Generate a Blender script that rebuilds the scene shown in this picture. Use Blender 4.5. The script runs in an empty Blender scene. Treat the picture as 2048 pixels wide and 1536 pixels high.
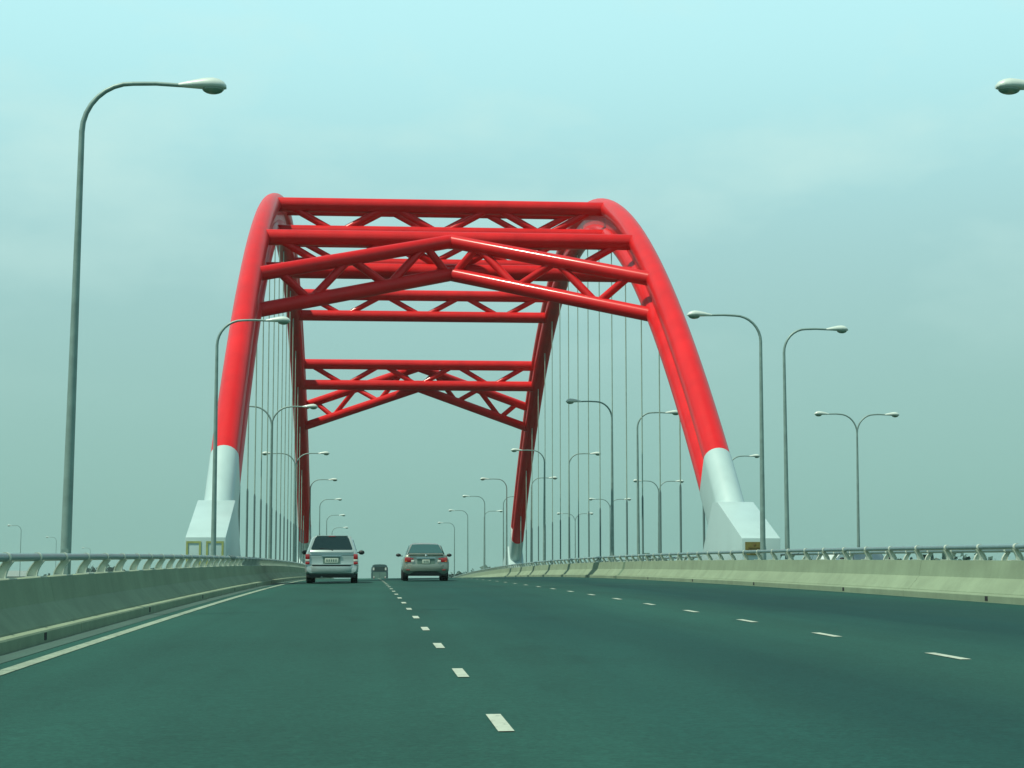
import bpy, bmesh, math, random
from mathutils import Vector, Matrix

random.seed(7)
scene = bpy.context.scene
col = scene.collection
R = math.radians

# ------------------------------------------------------------------ camera
cam_data = bpy.data.cameras.new('camera')
cam = bpy.data.objects.new('camera', cam_data)
col.objects.link(cam)
cam_data.sensor_width = 36.0
cam_data.lens = 3700.0 / 2048.0 * 36.0
cam_data.clip_start = 0.1
cam_data.clip_end = 20000.0
cam.location = (0.0, 0.0, 0.92)
cam.rotation_euler = (R(90 + 5.9475), 0.0, R(-4.5259))
scene.camera = cam

# ------------------------------------------------------------------ sky and sun
SUN_EL = R(62.0)
SUN_AZ = R(-90.0 - 28.0)          # from +Y towards +X: left of the road and a little behind
S = Vector((math.cos(SUN_EL) * math.sin(SUN_AZ), math.cos(SUN_EL) * math.cos(SUN_AZ), math.sin(SUN_EL)))
world = bpy.data.worlds.new('World')
scene.world = world
world.use_nodes = True
wn, wl = world.node_tree.nodes, world.node_tree.links
wn.clear()
w_out = wn.new('ShaderNodeOutputWorld')
w_bg = wn.new('ShaderNodeBackground')
w_sky = wn.new('ShaderNodeTexSky')
w_sky.sky_type = 'NISHITA'
w_sky.sun_disc = False
w_sky.sun_elevation = SUN_EL
w_sky.sun_rotation = SUN_AZ % (2 * math.pi)
w_sky.dust_density = 4.0
w_sky.air_density = 1.0
w_tint = wn.new('ShaderNodeMix'); w_tint.data_type = 'RGBA'; w_tint.blend_type = 'MULTIPLY'
w_tint.inputs[0].default_value = 1.0
w_tint.inputs[7].default_value = (0.98, 1.16, 0.98, 1)
w_scale = wn.new('ShaderNodeMix'); w_scale.data_type = 'RGBA'; w_scale.blend_type = 'MULTIPLY'
w_scale.inputs[0].default_value = 1.0
w_scale.inputs[7].default_value = (0.95, 0.95, 0.95, 1)
w_co = wn.new('ShaderNodeTexCoord')
w_sep = wn.new('ShaderNodeSeparateXYZ')
w_ramp = wn.new('ShaderNodeValToRGB')
cr = w_ramp.color_ramp
cr.interpolation = 'B_SPLINE'
SKYC = [(0.0, (0.265, 0.50, 0.44)), (0.055, (0.308, 0.562, 0.505)), (0.12, (0.35, 0.605, 0.57)),
        (0.19, (0.41, 0.695, 0.70)), (0.26, (0.50, 0.90, 0.92)), (0.34, (0.60, 1.03, 1.07)), (0.46, (0.36, 0.67, 0.74)), (0.85, (0.09, 0.22, 0.30))]
while len(cr.elements) < len(SKYC):
    cr.elements.new(0.5)
for e, (p, c) in zip(cr.elements, SKYC):
    e.position = p
    e.color = (*c, 1)
w_map = wn.new('ShaderNodeMapping'); w_map.inputs['Scale'].default_value = (1.0, 1.0, 2.2)
w_noise = wn.new('ShaderNodeTexNoise')
w_noise.inputs['Scale'].default_value = 6.0
w_noise.inputs['Detail'].default_value = 8.0
w_noise.inputs['Roughness'].default_value = 0.52
w_cl = wn.new('ShaderNodeMapRange')
w_cl.inputs['From Min'].default_value = 0.46; w_cl.inputs['From Max'].default_value = 0.68
w_cl.inputs['To Min'].default_value = 0.0; w_cl.inputs['To Max'].default_value = 1.0
w_mul = wn.new('ShaderNodeMix'); w_mul.data_type = 'RGBA'
w_mul.inputs[7].default_value = (0.66, 0.93, 0.86, 1)
w_el = wn.new('ShaderNodeMapRange'); w_el.interpolation_type = 'SMOOTHSTEP'
w_el.inputs['From Min'].default_value = 0.06; w_el.inputs['From Max'].default_value = 0.26
w_el.inputs['To Max'].default_value = 0.62
w_fac = wn.new('ShaderNodeMath'); w_fac.operation = 'MULTIPLY'
w_mix = wn.new('ShaderNodeMix'); w_mix.data_type = 'RGBA'; w_mix.inputs[0].default_value = 0.92
wl.new(w_co.outputs['Generated'], w_sep.inputs[0])
wl.new(w_sep.outputs['Z'], w_ramp.inputs[0])
wl.new(w_co.outputs['Generated'], w_map.inputs[0])
wl.new(w_map.outputs[0], w_noise.inputs['Vector'])
wl.new(w_noise.outputs['Fac'], w_cl.inputs['Value'])
wl.new(w_ramp.outputs[0], w_mul.inputs[6])
wl.new(w_sep.outputs['Z'], w_el.inputs['Value'])
wl.new(w_cl.outputs[0], w_fac.inputs[0]); wl.new(w_el.outputs[0], w_fac.inputs[1])
wl.new(w_fac.outputs[0], w_mul.inputs[0])
wl.new(w_sky.outputs[0], w_scale.inputs[6])
SKY_GAIN = 10.0                     # background strength is 0.1; the haze colours are written as seen
w_scale.inputs[7].default_value = (1.0 / SKY_GAIN,) * 3 + (1,)
wl.new(w_scale.outputs[2], w_tint.inputs[6])
wl.new(w_tint.outputs[2], w_mix.inputs[6])
wl.new(w_mul.outputs[2], w_mix.inputs[7])
w_up = wn.new('ShaderNodeMix'); w_up.data_type = 'RGBA'; w_up.blend_type = 'MULTIPLY'; w_up.inputs[0].default_value = 1.0
w_up.inputs[7].default_value = (SKY_GAIN,) * 3 + (1,)
wl.new(w_mix.outputs[2], w_up.inputs[6])
wl.new(w_up.outputs[2], w_bg.inputs['Color'])
w_bg.inputs['Strength'].default_value = 1.0 / SKY_GAIN
wl.new(w_bg.outputs[0], w_out.inputs['Surface'])

sun_data = bpy.data.lights.new('sun', 'SUN')
sun_data.energy = 5.0
sun_data.angle = R(0.5)
sun_data.color = (1.0, 0.95, 0.78)
sun = bpy.data.objects.new('sun', sun_data)
col.objects.link(sun)
sun.location = (0, 0, 60)
sun.rotation_euler = S.to_track_quat('Z', 'Y').to_euler()

scene.view_settings.view_transform = 'Standard'
scene.view_settings.look = 'None'
scene.view_settings.exposure = 0.0
scene.view_settings.gamma = 1.0
scene.render.engine = 'CYCLES'
scene.cycles.use_denoising = True
scene.cycles.max_bounces = 6

# ------------------------------------------------------------------ materials
def principled(name):
    m = bpy.data.materials.new(name)
    m.use_nodes = True
    nt = m.node_tree
    return m, nt.nodes, nt.links, nt.nodes['Principled BSDF']

def mat(name, c, rough=0.6, metal=0.0, coat=0.0, var=0.0, scale=3.0, bump=0.0, bscale=40.0, stretch=(1, 1, 1),
        dark=None, spec=0.5, coords='Object', coat_rough=0.08):
    m, n, l, b = principled(name)
    b.inputs['Base Color'].default_value = (*c, 1)
    b.inputs['Roughness'].default_value = rough
    b.inputs['Metallic'].default_value = metal
    b.inputs['Specular IOR Level'].default_value = spec
    if coat:
        b.inputs['Coat Weight'].default_value = coat
        b.inputs['Coat Roughness'].default_value = coat_rough
    if var or bump:
        tc = n.new('ShaderNodeTexCoord'); mp = n.new('ShaderNodeMapping')
        mp.inputs['Scale'].default_value = stretch
        l.new(tc.outputs[coords], mp.inputs[0])
    if var:
        t = n.new('ShaderNodeTexNoise'); t.inputs['Scale'].default_value = scale
        t.inputs['Detail'].default_value = 6.0; t.inputs['Roughness'].default_value = 0.62
        l.new(mp.outputs[0], t.inputs['Vector'])
        mx = n.new('ShaderNodeMix'); mx.data_type = 'RGBA'
        lo = dark if dark else tuple(v * (1 - var) for v in c)
        hi = tuple(min(1, v * (1 + var * .6)) for v in c)
        mx.inputs[6].default_value = (*lo, 1); mx.inputs[7].default_value = (*hi, 1)
        r = n.new('ShaderNodeMapRange'); r.inputs['From Min'].default_value = .3; r.inputs['From Max'].default_value = .7
        l.new(t.outputs['Fac'], r.inputs['Value']); l.new(r.outputs[0], mx.inputs[0])
        l.new(mx.outputs[2], b.inputs['Base Color'])
        rr = n.new('ShaderNodeMapRange'); rr.inputs['To Min'].default_value = rough * .85
        rr.inputs['To Max'].default_value = min(1, rough * 1.15)
        l.new(t.outputs['Fac'], rr.inputs['Value']); l.new(rr.outputs[0], b.inputs['Roughness'])
    if bump:
        t2 = n.new('ShaderNodeTexNoise'); t2.inputs['Scale'].default_value = bscale; t2.inputs['Detail'].default_value = 4
        l.new(mp.outputs[0], t2.inputs['Vector'])
        bp = n.new('ShaderNodeBump'); bp.inputs['Strength'].default_value = bump; bp.inputs['Distance'].default_value = 0.01
        l.new(t2.outputs['Fac'], bp.inputs['Height']); l.new(bp.outputs[0], b.inputs['Normal'])
    return m

def asphalt(name, c, edge):
    """dark aggregate with broad patches, faint worn wheel tracks along the lanes and fine grain"""
    m, n, l, b = principled(name)
    tc = n.new('ShaderNodeTexCoord')
    def noise(scale, st, det=5, rgh=.6):
        mp = n.new('ShaderNodeMapping'); mp.inputs['Scale'].default_value = st
        l.new(tc.outputs['Object'], mp.inputs[0])
        t = n.new('ShaderNodeTexNoise'); t.inputs['Scale'].default_value = scale
        t.inputs['Detail'].default_value = det; t.inputs['Roughness'].default_value = rgh
        l.new(mp.outputs[0], t.inputs['Vector'])
        return t.outputs['Fac']
    def rng(v, a, bb, lo, hi):
        r = n.new('ShaderNodeMapRange')
        r.inputs['From Min'].default_value = a; r.inputs['From Max'].default_value = bb
        r.inputs['To Min'].default_value = lo; r.inputs['To Max'].default_value = hi
        l.new(v, r.inputs['Value']); return r.outputs[0]
    def mul(a, c2):
        k = n.new('ShaderNodeMath'); k.operation = 'MULTIPLY'
        l.new(a, k.inputs[0]); l.new(c2, k.inputs[1]); return k.outputs[0]
    tracks = rng(noise(0.8, (1, 0.012, 1), 3), .35, .65, .88, 1.10)
    patch = rng(noise(0.35, (1, 0.35, 1), 6), .3, .7, .84, 1.14)
    grain = rng(noise(30.0, (1, 1, 1), 4, .75), .3, .7, .70, 1.30)
    grain2 = rng(noise(9.0, (1, 1, 1), 4, .7), .3, .7, .90, 1.10)
    sx = n.new('ShaderNodeSeparateXYZ'); l.new(tc.outputs['Object'], sx.inputs[0])
    ramp = n.new('ShaderNodeValToRGB'); l.new(rng(sx.outputs['X'], -4.0, 12.0, 0.0, 1.0), ramp.inputs[0])
    cr2 = ramp.color_ramp; cr2.interpolation = 'B_SPLINE'
    # oily darker running bands inside the lanes, greyer polished strips along the lane lines
    st = [(-4, 0), (-2.2, .05), (-1.0, .22), (.7, .05), (1.6, .55), (2.9, .75), (3.9, .35), (4.7, .05), (5.6, .45), (7.0, 1.0), (8.2, .8), (9.3, .35), (12, .3)]
    while len(cr2.elements) < len(st): cr2.elements.new(.5)
    for e, (xx, v) in zip(cr2.elements, st):
        e.position = (xx + 4) / 16.0; e.color = (v, v, v, 1)
    wob = rng(noise(0.5, (1, 0.05, 1), 5), .3, .7, .55, 1.35)
    band = mul(ramp.outputs[0], wob)
    bm_ = n.new('ShaderNodeMix'); bm_.data_type = 'RGBA'
    l.new(band, bm_.inputs[0])
    bm_.inputs[6].default_value = (*c, 1); bm_.inputs[7].default_value = (*edge, 1)
    stain_or_shadow = rng(noise(0.9, (1, .22, 1), 6), .58, .72, 1.0, .82)
    f = mul(mul(mul(tracks, patch), mul(grain, grain2)), stain_or_shadow)
    mx = n.new('ShaderNodeMix'); mx.data_type = 'RGBA'; mx.blend_type = 'MULTIPLY'; mx.inputs[0].default_value = 1
    l.new(bm_.outputs[2], mx.inputs[6])
    l.new(f, mx.inputs[7]); l.new(mx.outputs[2], b.inputs['Base Color'])
    b.inputs['Roughness'].default_value = 0.78
    b.inputs['Specular IOR Level'].default_value = 0.12
    bp = n.new('ShaderNodeBump'); bp.inputs['Strength'].default_value = .35; bp.inputs['Distance'].default_value = .006
    l.new(grain, bp.inputs['Height']); l.new(bp.outputs[0], b.inputs['Normal'])
    return m

def concrete(name, c):
    m, n, l, b = principled(name)
    tc = n.new('ShaderNodeTexCoord')
    def noise(scale, st, det=5):
        mp = n.new('ShaderNodeMapping'); mp.inputs['Scale'].default_value = st
        l.new(tc.outputs['Object'], mp.inputs[0])
        t = n.new('ShaderNodeTexNoise'); t.inputs['Scale'].default_value = scale
        t.inputs['Detail'].default_value = det; t.inputs['Roughness'].default_value = .62
        l.new(mp.outputs[0], t.inputs['Vector']); return t.outputs['Fac']
    def rng(v, a, bb, lo, hi):
        r = n.new('ShaderNodeMapRange')
        r.inputs['From Min'].default_value = a; r.inputs['From Max'].default_value = bb
        r.inputs['To Min'].default_value = lo; r.inputs['To Max'].default_value = hi
        l.new(v, r.inputs['Value']); return r.outputs[0]
    streak = rng(noise(2.6, (1, 1, 0.22), 5), .38, .70, 1.03, .90)   # rain streaks running down
    blot = rng(noise(1.1, (1, .5, 1), 6), .3, .7, .86, 1.10)
    fine = rng(noise(45, (1, 1, 1), 3), .3, .7, .93, 1.07)
    k1 = n.new('ShaderNodeMath'); k1.operation = 'MULTIPLY'; l.new(streak, k1.inputs[0]); l.new(blot, k1.inputs[1])
    k2 = n.new('ShaderNodeMath'); k2.operation = 'MULTIPLY'; l.new(k1.outputs[0], k2.inputs[0]); l.new(fine, k2.inputs[1])
    mx = n.new('ShaderNodeMix'); mx.data_type = 'RGBA'; mx.blend_type = 'MULTIPLY'; mx.inputs[0].default_value = 1
    mx.inputs[6].default_value = (*c, 1)
    l.new(k2.outputs[0], mx.inputs[7]); l.new(mx.outputs[2], b.inputs['Base Color'])
    b.inputs['Roughness'].default_value = .9
    b.inputs['Specular IOR Level'].default_value = .25
    bp = n.new('ShaderNodeBump'); bp.inputs['Strength'].default_value = .3; bp.inputs['Distance'].default_value = .008
    l.new(fine, bp.inputs['Height']); l.new(bp.outputs[0], b.inputs['Normal'])
    return m

M = {}
M['asphalt'] = asphalt('asphalt', (0.0135, 0.066, 0.051), (0.0035, 0.037, 0.035))
M['gutter'] = mat('gutter concrete', (0.030, 0.080, 0.062), .9, var=.3, scale=2.0, bump=.3, stretch=(1, .2, 1))
M['paint'] = mat('worn road paint', (0.33, 0.42, 0.33), .75, var=.4, scale=9, bump=.2)
def worn_paint(name, c, amount):
    m, n, l, b = principled(name)
    tc = n.new('ShaderNodeTexCoord')
    def noise(sc, det):
        t = n.new('ShaderNodeTexNoise'); t.inputs['Scale'].default_value = sc; t.inputs['Detail'].default_value = det
        t.inputs['Roughness'].default_value = .7
        l.new(tc.outputs['Object'], t.inputs['Vector']); return t.outputs['Fac']
    r = n.new('ShaderNodeMapRange'); r.inputs['From Min'].default_value = amount; r.inputs['From Max'].default_value = amount + .10
    l.new(noise(16, 8), r.inputs['Value'])
    d = n.new('ShaderNodeMapRange'); d.inputs['From Min'].default_value = .3; d.inputs['From Max'].default_value = .7
    d.inputs['To Min'].default_value = .72; d.inputs['To Max'].default_value = 1.12
    l.new(noise(1.7, 5), d.inputs['Value'])
    pm = n.new('ShaderNodeMix'); pm.data_type = 'RGBA'; pm.blend_type = 'MULTIPLY'; pm.inputs[0].default_value = 1
    pm.inputs[6].default_value = (*c, 1); l.new(d.outputs[0], pm.inputs[7])
    mx = n.new('ShaderNodeMix'); mx.data_type = 'RGBA'; mx.inputs[6].default_value = (.03, .075, .06, 1)
    l.new(pm.outputs[2], mx.inputs[7]); l.new(r.outputs[0], mx.inputs[0])
    l.new(mx.outputs[2], b.inputs['Base Color']); b.inputs['Roughness'].default_value = .8
    return m
M['paint'] = worn_paint('worn road paint', (0.36, 0.43, 0.35), .33)
M['edge_paint'] = worn_paint('dusty edge line paint', (0.22, 0.30, 0.22), .36)
M['concrete'] = concrete('weathered concrete', (0.186, 0.258, 0.172))
M['stain_or_shadow'] = concrete('shadow band concrete', (0.10, 0.17, 0.11))  # darker tone for a broad shadow band painted into the parapet
M['deck'] = mat('deck concrete', (0.12, 0.16, 0.11), .9, var=.25, scale=1.5)
M['black'] = mat('black opening', (0.006, 0.010, 0.010), .9)
M['filler'] = mat('joint filler', (0.035, 0.055, 0.05), .9)
M['red'] = mat('red gloss paint', (0.535, 0.009, 0.012), .46, var=.16, scale=.8, coat=.17, stretch=(1, 1, .5), coat_rough=.11, spec=.15)
M['white'] = mat('white steel paint', (0.335, 0.475, 0.465), .42, var=.08, scale=.9, coat=.25, stretch=(1, 1, .3), coat_rough=.2)
M['galv'] = mat('galvanised steel', (0.185, 0.285, 0.26), .5, metal=.25, var=.22, scale=4)
M['rail'] = mat('grey rail paint', (0.12, 0.21, 0.215), .42, metal=.15, var=.15, scale=6, coat=.2)
M['post'] = mat('pale post paint', (0.42, 0.50, 0.42), .5, var=.15, scale=10)
M['cable'] = mat('hanger cable', (0.30, 0.41, 0.34), .55, metal=.2, var=.2, scale=3)
M['sleeve'] = mat('hanger sleeve', (0.10, 0.17, 0.16), .55, metal=.2, var=.2, scale=3)
M['head'] = mat('lamp housing', (0.47, 0.58, 0.53), .4, var=.08, scale=6, coat=.3)
M['lens'] = mat('lamp lens', (0.11, 0.20, 0.14), .12, coat=.6)
M['yellow'] = mat('yellow paint', (0.27, 0.33, 0.11), .6, var=.2, scale=5)
M['plaque'] = mat('ochre plaque', (0.15, 0.135, 0.03), .6, var=.3, scale=8)
M['plaque_ink'] = mat('dark plaque ink', (0.10, 0.07, 0.015), .7)
M['van'] = mat('silver van paint', (0.32, 0.42, 0.40), .33, metal=.35, coat=.8, var=.05, scale=2)
M['sedan'] = mat('champagne paint', (0.195, 0.25, 0.205), .32, metal=.45, coat=.8, var=.05, scale=2)
M['bus'] = mat('dull dark green paint', (0.035, 0.085, 0.085), .55, coat=.2, var=.2, scale=2)
M['bus_light'] = mat('dull grey green paint', (0.10, 0.19, 0.155), .55, coat=.2, var=.2, scale=2)
M['darkcar'] = mat('dark car paint', (0.02, 0.045, 0.045), .3, coat=.8, var=.1, scale=2)
M['glass'] = mat('tinted car glass', (0.006, 0.022, 0.020), .06, coat=.5, spec=.6)
M['glass2'] = mat('pale car glass', (0.02, 0.075, 0.07), .08, coat=.5, spec=.6)
M['tyre'] = mat('tyre rubber', (0.010, 0.014, 0.014), .85, var=.3, scale=20)
M['trim'] = mat('black plastic', (0.010, 0.018, 0.018), .6, var=.2, scale=10)
M['chrome'] = mat('chrome', (0.62, 0.72, 0.74), .16, metal=1.0)
M['lamp_red'] = mat('red tail lamp', (0.34, 0.010, 0.014), .14, coat=.7)
M['lamp_clear'] = mat('clear lamp', (0.55, 0.58, 0.52), .12, coat=.7)
M['lamp_amber'] = mat('amber lamp', (0.45, 0.13, 0.015), .15, coat=.7)
M['plate'] = mat('number plate', (0.46, 0.56, 0.46), .5, var=.15, scale=14)
M['rim'] = mat('wheel rim', (0.30, 0.34, 0.33), .3, metal=.7)
M['bark'] = mat('bark', (0.05, 0.05, 0.035), .9, var=.3, scale=4)
M['leaf'] = mat('leaves', (0.022, 0.075, 0.055), .7, var=.5, scale=1.2)
M['ground'] = mat('ground', (0.03, 0.058, 0.04), .95, var=.4, scale=.02)
M['wall'] = mat('pale house wall', (0.45, 0.52, 0.46), .8, var=.12, scale=1)
M['roof'] = mat('grey sheet roof', (0.18, 0.24, 0.22), .7, var=.2, scale=1, stretch=(6, 1, 1))
M['window'] = mat('house window', (0.02, 0.05, 0.05), .15)

# ------------------------------------------------------------------ mesh helpers
class MB:
    def __init__(self):
        self.v = []; self.f = []
    def add(self, vs, fs):
        o = len(self.v)
        self.v += [Vector(p) for p in vs]
        self.f += [tuple(i + o for i in f) for f in fs]
    def box(self, a, b):
        x0, y0, z0 = a; x1, y1, z1 = b
        self.add([(x0, y0, z0), (x1, y0, z0), (x1, y1, z0), (x0, y1, z0), (x0, y0, z1), (x1, y0, z1), (x1, y1, z1), (x0, y1, z1)],
                 [(0, 3, 2, 1), (4, 5, 6, 7), (0, 1, 5, 4), (1, 2, 6, 5), (2, 3, 7, 6), (3, 0, 4, 7)])
    def tube(self, pts, rad, n=16, cap=True):
        pts = [Vector(p) for p in pts]
        if not isinstance(rad, (list, tuple)):
            rad = [rad] * len(pts)
        rings = []
        up = None
        for i, p in enumerate(pts):
            t = (pts[min(i + 1, len(pts) - 1)] - pts[max(i - 1, 0)]).normalized()
            if up is None:
                up = Vector((1, 0, 0)) if abs(t.x) < .9 else Vector((0, 0, 1))
            u = (up - t * up.dot(t)).normalized()
            w = t.cross(u)
            up = u
            rings.append([p + (u * math.cos(2 * math.pi * k / n) + w * math.sin(2 * math.pi * k / n)) * rad[i] for k in range(n)])
        vs = [q for r in rings for q in r]
        fs = []
        for i in range(len(pts) - 1):
            for k in range(n):
                k2 = (k + 1) % n
                fs.append((i * n + k, i * n + k2, (i + 1) * n + k2, (i + 1) * n + k))
        if cap:
            fs.append(tuple(reversed(range(n))))
            fs.append(tuple((len(pts) - 1) * n + k for k in range(n)))
        self.add(vs, fs)
    def prism(self, poly, axis, a, b):
        """poly in the two other axes, extruded along axis from a to b"""
        n = len(poly)
        def P(p, t):
            return (t, p[0], p[1]) if axis == 'x' else ((p[0], t, p[1]) if axis == 'y' else (p[0], p[1], t))
        vs = [P(p, a) for p in poly] + [P(p, b) for p in poly]
        fs = [tuple(range(n)), tuple(reversed(range(n, 2 * n)))]
        for i in range(n):
            j = (i + 1) % n
            fs.append((i, i + n, j + n, j))
        self.add(vs, fs)
    def ellipsoid(self, c, r, nu=16, nv=8, z0=-1.0, z1=1.0):
        vs = []; fs = []
        for j in range(nv + 1):
            ph = -math.pi / 2 + math.pi * j / nv
            zz = max(z0, min(z1, math.sin(ph))); cc = math.cos(ph)
            for i in range(nu):
                a = 2 * math.pi * i / nu
                vs.append((c[0] + r[0] * cc * math.cos(a), c[1] + r[1] * cc * math.sin(a), c[2] + r[2] * zz))
        for j in range(nv):
            for i in range(nu):
                i2 = (i + 1) % nu
                fs.append((j * nu + i, j * nu + i2, (j + 1) * nu + i2, (j + 1) * nu + i))
        self.add(vs, fs)
    def mesh(self, name, material, smooth=35, bevel=0):
        me = bpy.data.meshes.new(name)
        bm = bmesh.new()
        vs = [bm.verts.new(p) for p in self.v]
        for f in self.f:
            try:
                bm.faces.new([vs[i] for i in f])
            except ValueError:
                pass
        bmesh.ops.remove_doubles(bm, verts=bm.verts, dist=1e-5)
        bmesh.ops.recalc_face_normals(bm, faces=bm.faces)
        if bevel:
            ed = [e for e in bm.edges if len(e.link_faces) == 2 and e.calc_face_angle(0) > R(35)]
            bmesh.ops.bevel(bm, geom=ed, offset=bevel, segments=2, affect='EDGES', profile=.6)
        if smooth:
            for f in bm.faces: f.smooth = True
            for e in bm.edges:
                if len(e.link_faces) != 2 or e.calc_face_angle(0) > R(smooth):
                    e.smooth = False
        bm.to_mesh(me); bm.free()
        me.materials.append(material)
        return me
    def build(self, name, material, parent=None, smooth=35, bevel=0, kind=None):
        if parent is not None:
            off = parent.matrix_world.translation if not parent.get('_local') else Vector((0, 0, 0))
            off = world_off(parent)
            self.v = [p - off for p in self.v]
        o = bpy.data.objects.new(name, self.mesh(name, material, smooth, bevel))
        col.objects.link(o)
        if parent is not None: o.parent = parent
        if kind: o['kind'] = kind
        return o

def world_off(o):
    v = Vector((0, 0, 0))
    while o is not None:
        v += o.location; o = o.parent
    return v

def tag(o, label=None, cat=None, group=None, kind=None):
    if label: o['label'] = label
    if cat: o['category'] = cat
    if group: o['group'] = group
    if kind: o['kind'] = kind
    return o

def empty(name, loc=(0, 0, 0), parent=None):
    o = bpy.data.objects.new(name, None)
    col.objects.link(o)
    o.location = Vector(loc) - (world_off(parent) if parent else Vector((0, 0, 0)))
    o.parent = parent
    o.empty_display_size = .3
    return o

def copy_tree(o, parent=None):
    c = o.copy(); col.objects.link(c); c.parent = parent
    for ch in list(o.children): copy_tree(ch, c)
    return c

# ------------------------------------------------------------------ road geometry
RV, YC = 7000.0, 105.5            # vertical crest curve: radius and the station of its top
def prof(y):
    if y > 360:
        return prof(360) + (YC - 360) / RV * (y - 360)
    return YC / RV * y - y * y / (2 * RV)
def slope(y):
    return (YC - min(y, 360)) / RV
def cross(x):
    if x < -3.18: return 0.0
    if x < 10.1: return 0.009 * (x + 3.18)
    if x < 13.95: return 0.12
    return 0.10 - 0.025 * (x - 13.95)
def rz(x, y):
    return prof(y) + cross(x)

Y0, Y1 = -30.0, 520.0
YS = []
y = Y0
while y < Y1:
    YS.append(y); y += 3.0 if y < 170 else 10.0
YS.append(Y1)

def sheet(name, x0, x1, material, dz=0.0, ys=None, nx=1, kind='structure', parent=None, smooth=35):
    b = MB(); ys = ys or YS
    xs = [x0 + (x1 - x0) * i / nx for i in range(nx + 1)]
    vs = [(x, yy, rz(min(max(x, x0 + 1e-4), x1 - 1e-4), yy) + dz) for yy in ys for x in xs]
    fs = [(j * (nx + 1) + i, j * (nx + 1) + i + 1, (j + 1) * (nx + 1) + i + 1, (j + 1) * (nx + 1) + i) for j in range(len(ys) - 1) for i in range(nx)]
    b.add(vs, fs)
    o = b.build(name, material, parent, smooth)
    if kind: o['kind'] = kind
    return o

GROUND_Z = -9.0
def build_setting():
    b = MB()
    n = 48
    for ring, r0, r1 in ((0, 0, 300), (1, 300, 1500), (2, 1500, 9000)):
        vs = []; fs = []
        for k in range(n):
            a = 2 * math.pi * k / n
            vs.append((r0 * math.cos(a), r0 * math.sin(a), GROUND_Z)); vs.append((r1 * math.cos(a), r1 * math.sin(a), GROUND_Z))
        for k in range(n):
            k2 = (k + 1) % n
            fs.append((2 * k, 2 * k + 1, 2 * k2 + 1, 2 * k2))
        b.add(vs, fs)
    b.build('ground', M['ground'], smooth=0, kind='structure')
    # deck slab under everything
    d = MB()
    xs = [-5.75, -3.3, 10.2, 13.8, 23.9]
    def ring(yy):
        top = [(x, yy, rz(x, yy) - 0.03) for x in xs]
        bot = [(x, yy, prof(yy) - 1.1) for x in reversed(xs)]
        return top + bot
    m = len(xs) * 2
    vs = [p for yy in YS for p in ring(yy)]
    fs = []
    for j in range(len(YS) - 1):
        for k in range(m):
            k2 = (k + 1) % m
            fs.append((j * m + k, j * m + k2, (j + 1) * m + k2, (j + 1) * m + k))
    fs.append(tuple(range(m)))
    d.add(vs, fs)
    d.build('bridge_deck', M['deck'], smooth=30, kind='structure')
    road = sheet('road', -3.18, 10.1, M['asphalt'], nx=6)
    sheet('gutter', -3.17, -2.93, M['gutter'], dz=0.004)
    sheet('service_road', 13.97, 22.7, M['asphalt'], nx=4)
    # painted markings
    def strip(name, x0, x1, ys, mm='paint'):
        return sheet(name, x0, x1, M[mm], dz=.005, ys=ys, kind=None, parent=road, smooth=0)
    strip('edge_line', -2.77, -2.64, [yy for yy in YS if yy < 330], 'edge_paint')
    strip('edge_line', 14.6, 14.73, [yy for yy in YS if yy < 330])
    for ye in (52.0, 158.0):
        for k, xo in enumerate((0, .16)):
            b = MB(); n_ = 12
            xs_ = [-3.15 + (10.05 + 3.15) * i / n_ for i in range(n_ + 1)]
            b.add([(x, ye + xo + d, rz(x, ye + xo + d) + .008) for d in (0, .09) for x in xs_], [(i, i + 1, n_ + 2 + i, n_ + 1 + i) for i in range(n_)])
            b.build('expansion_joint', M['filler'], road, smooth=0)
    yy = 1.74
    while yy < 240:
        strip('lane_dash', .655, .735, [yy - .475, yy + .475]); yy += 3.93
    yy = 2.95
    while yy < 150:
        strip('lane_dash', 4.66, 4.75, [yy - .475, yy + .475]); yy += 3.95
    yy = 20.0
    while yy < 120:
        strip('lane_dash', 18.3, 18.4, [yy - .475, yy + .475]); yy += 3.95
    return road
road = build_setting()

# ------------------------------------------------------------------ parapets with steel railings
def profile(H): return [(.48, -.06), (.48, .105), (.468, .122), (.385, .132), (.375, .120), (.365, .150), (.17, .385 * H / .68), (.115, H), (-.155, H), (-.155, -.06)]

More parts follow.
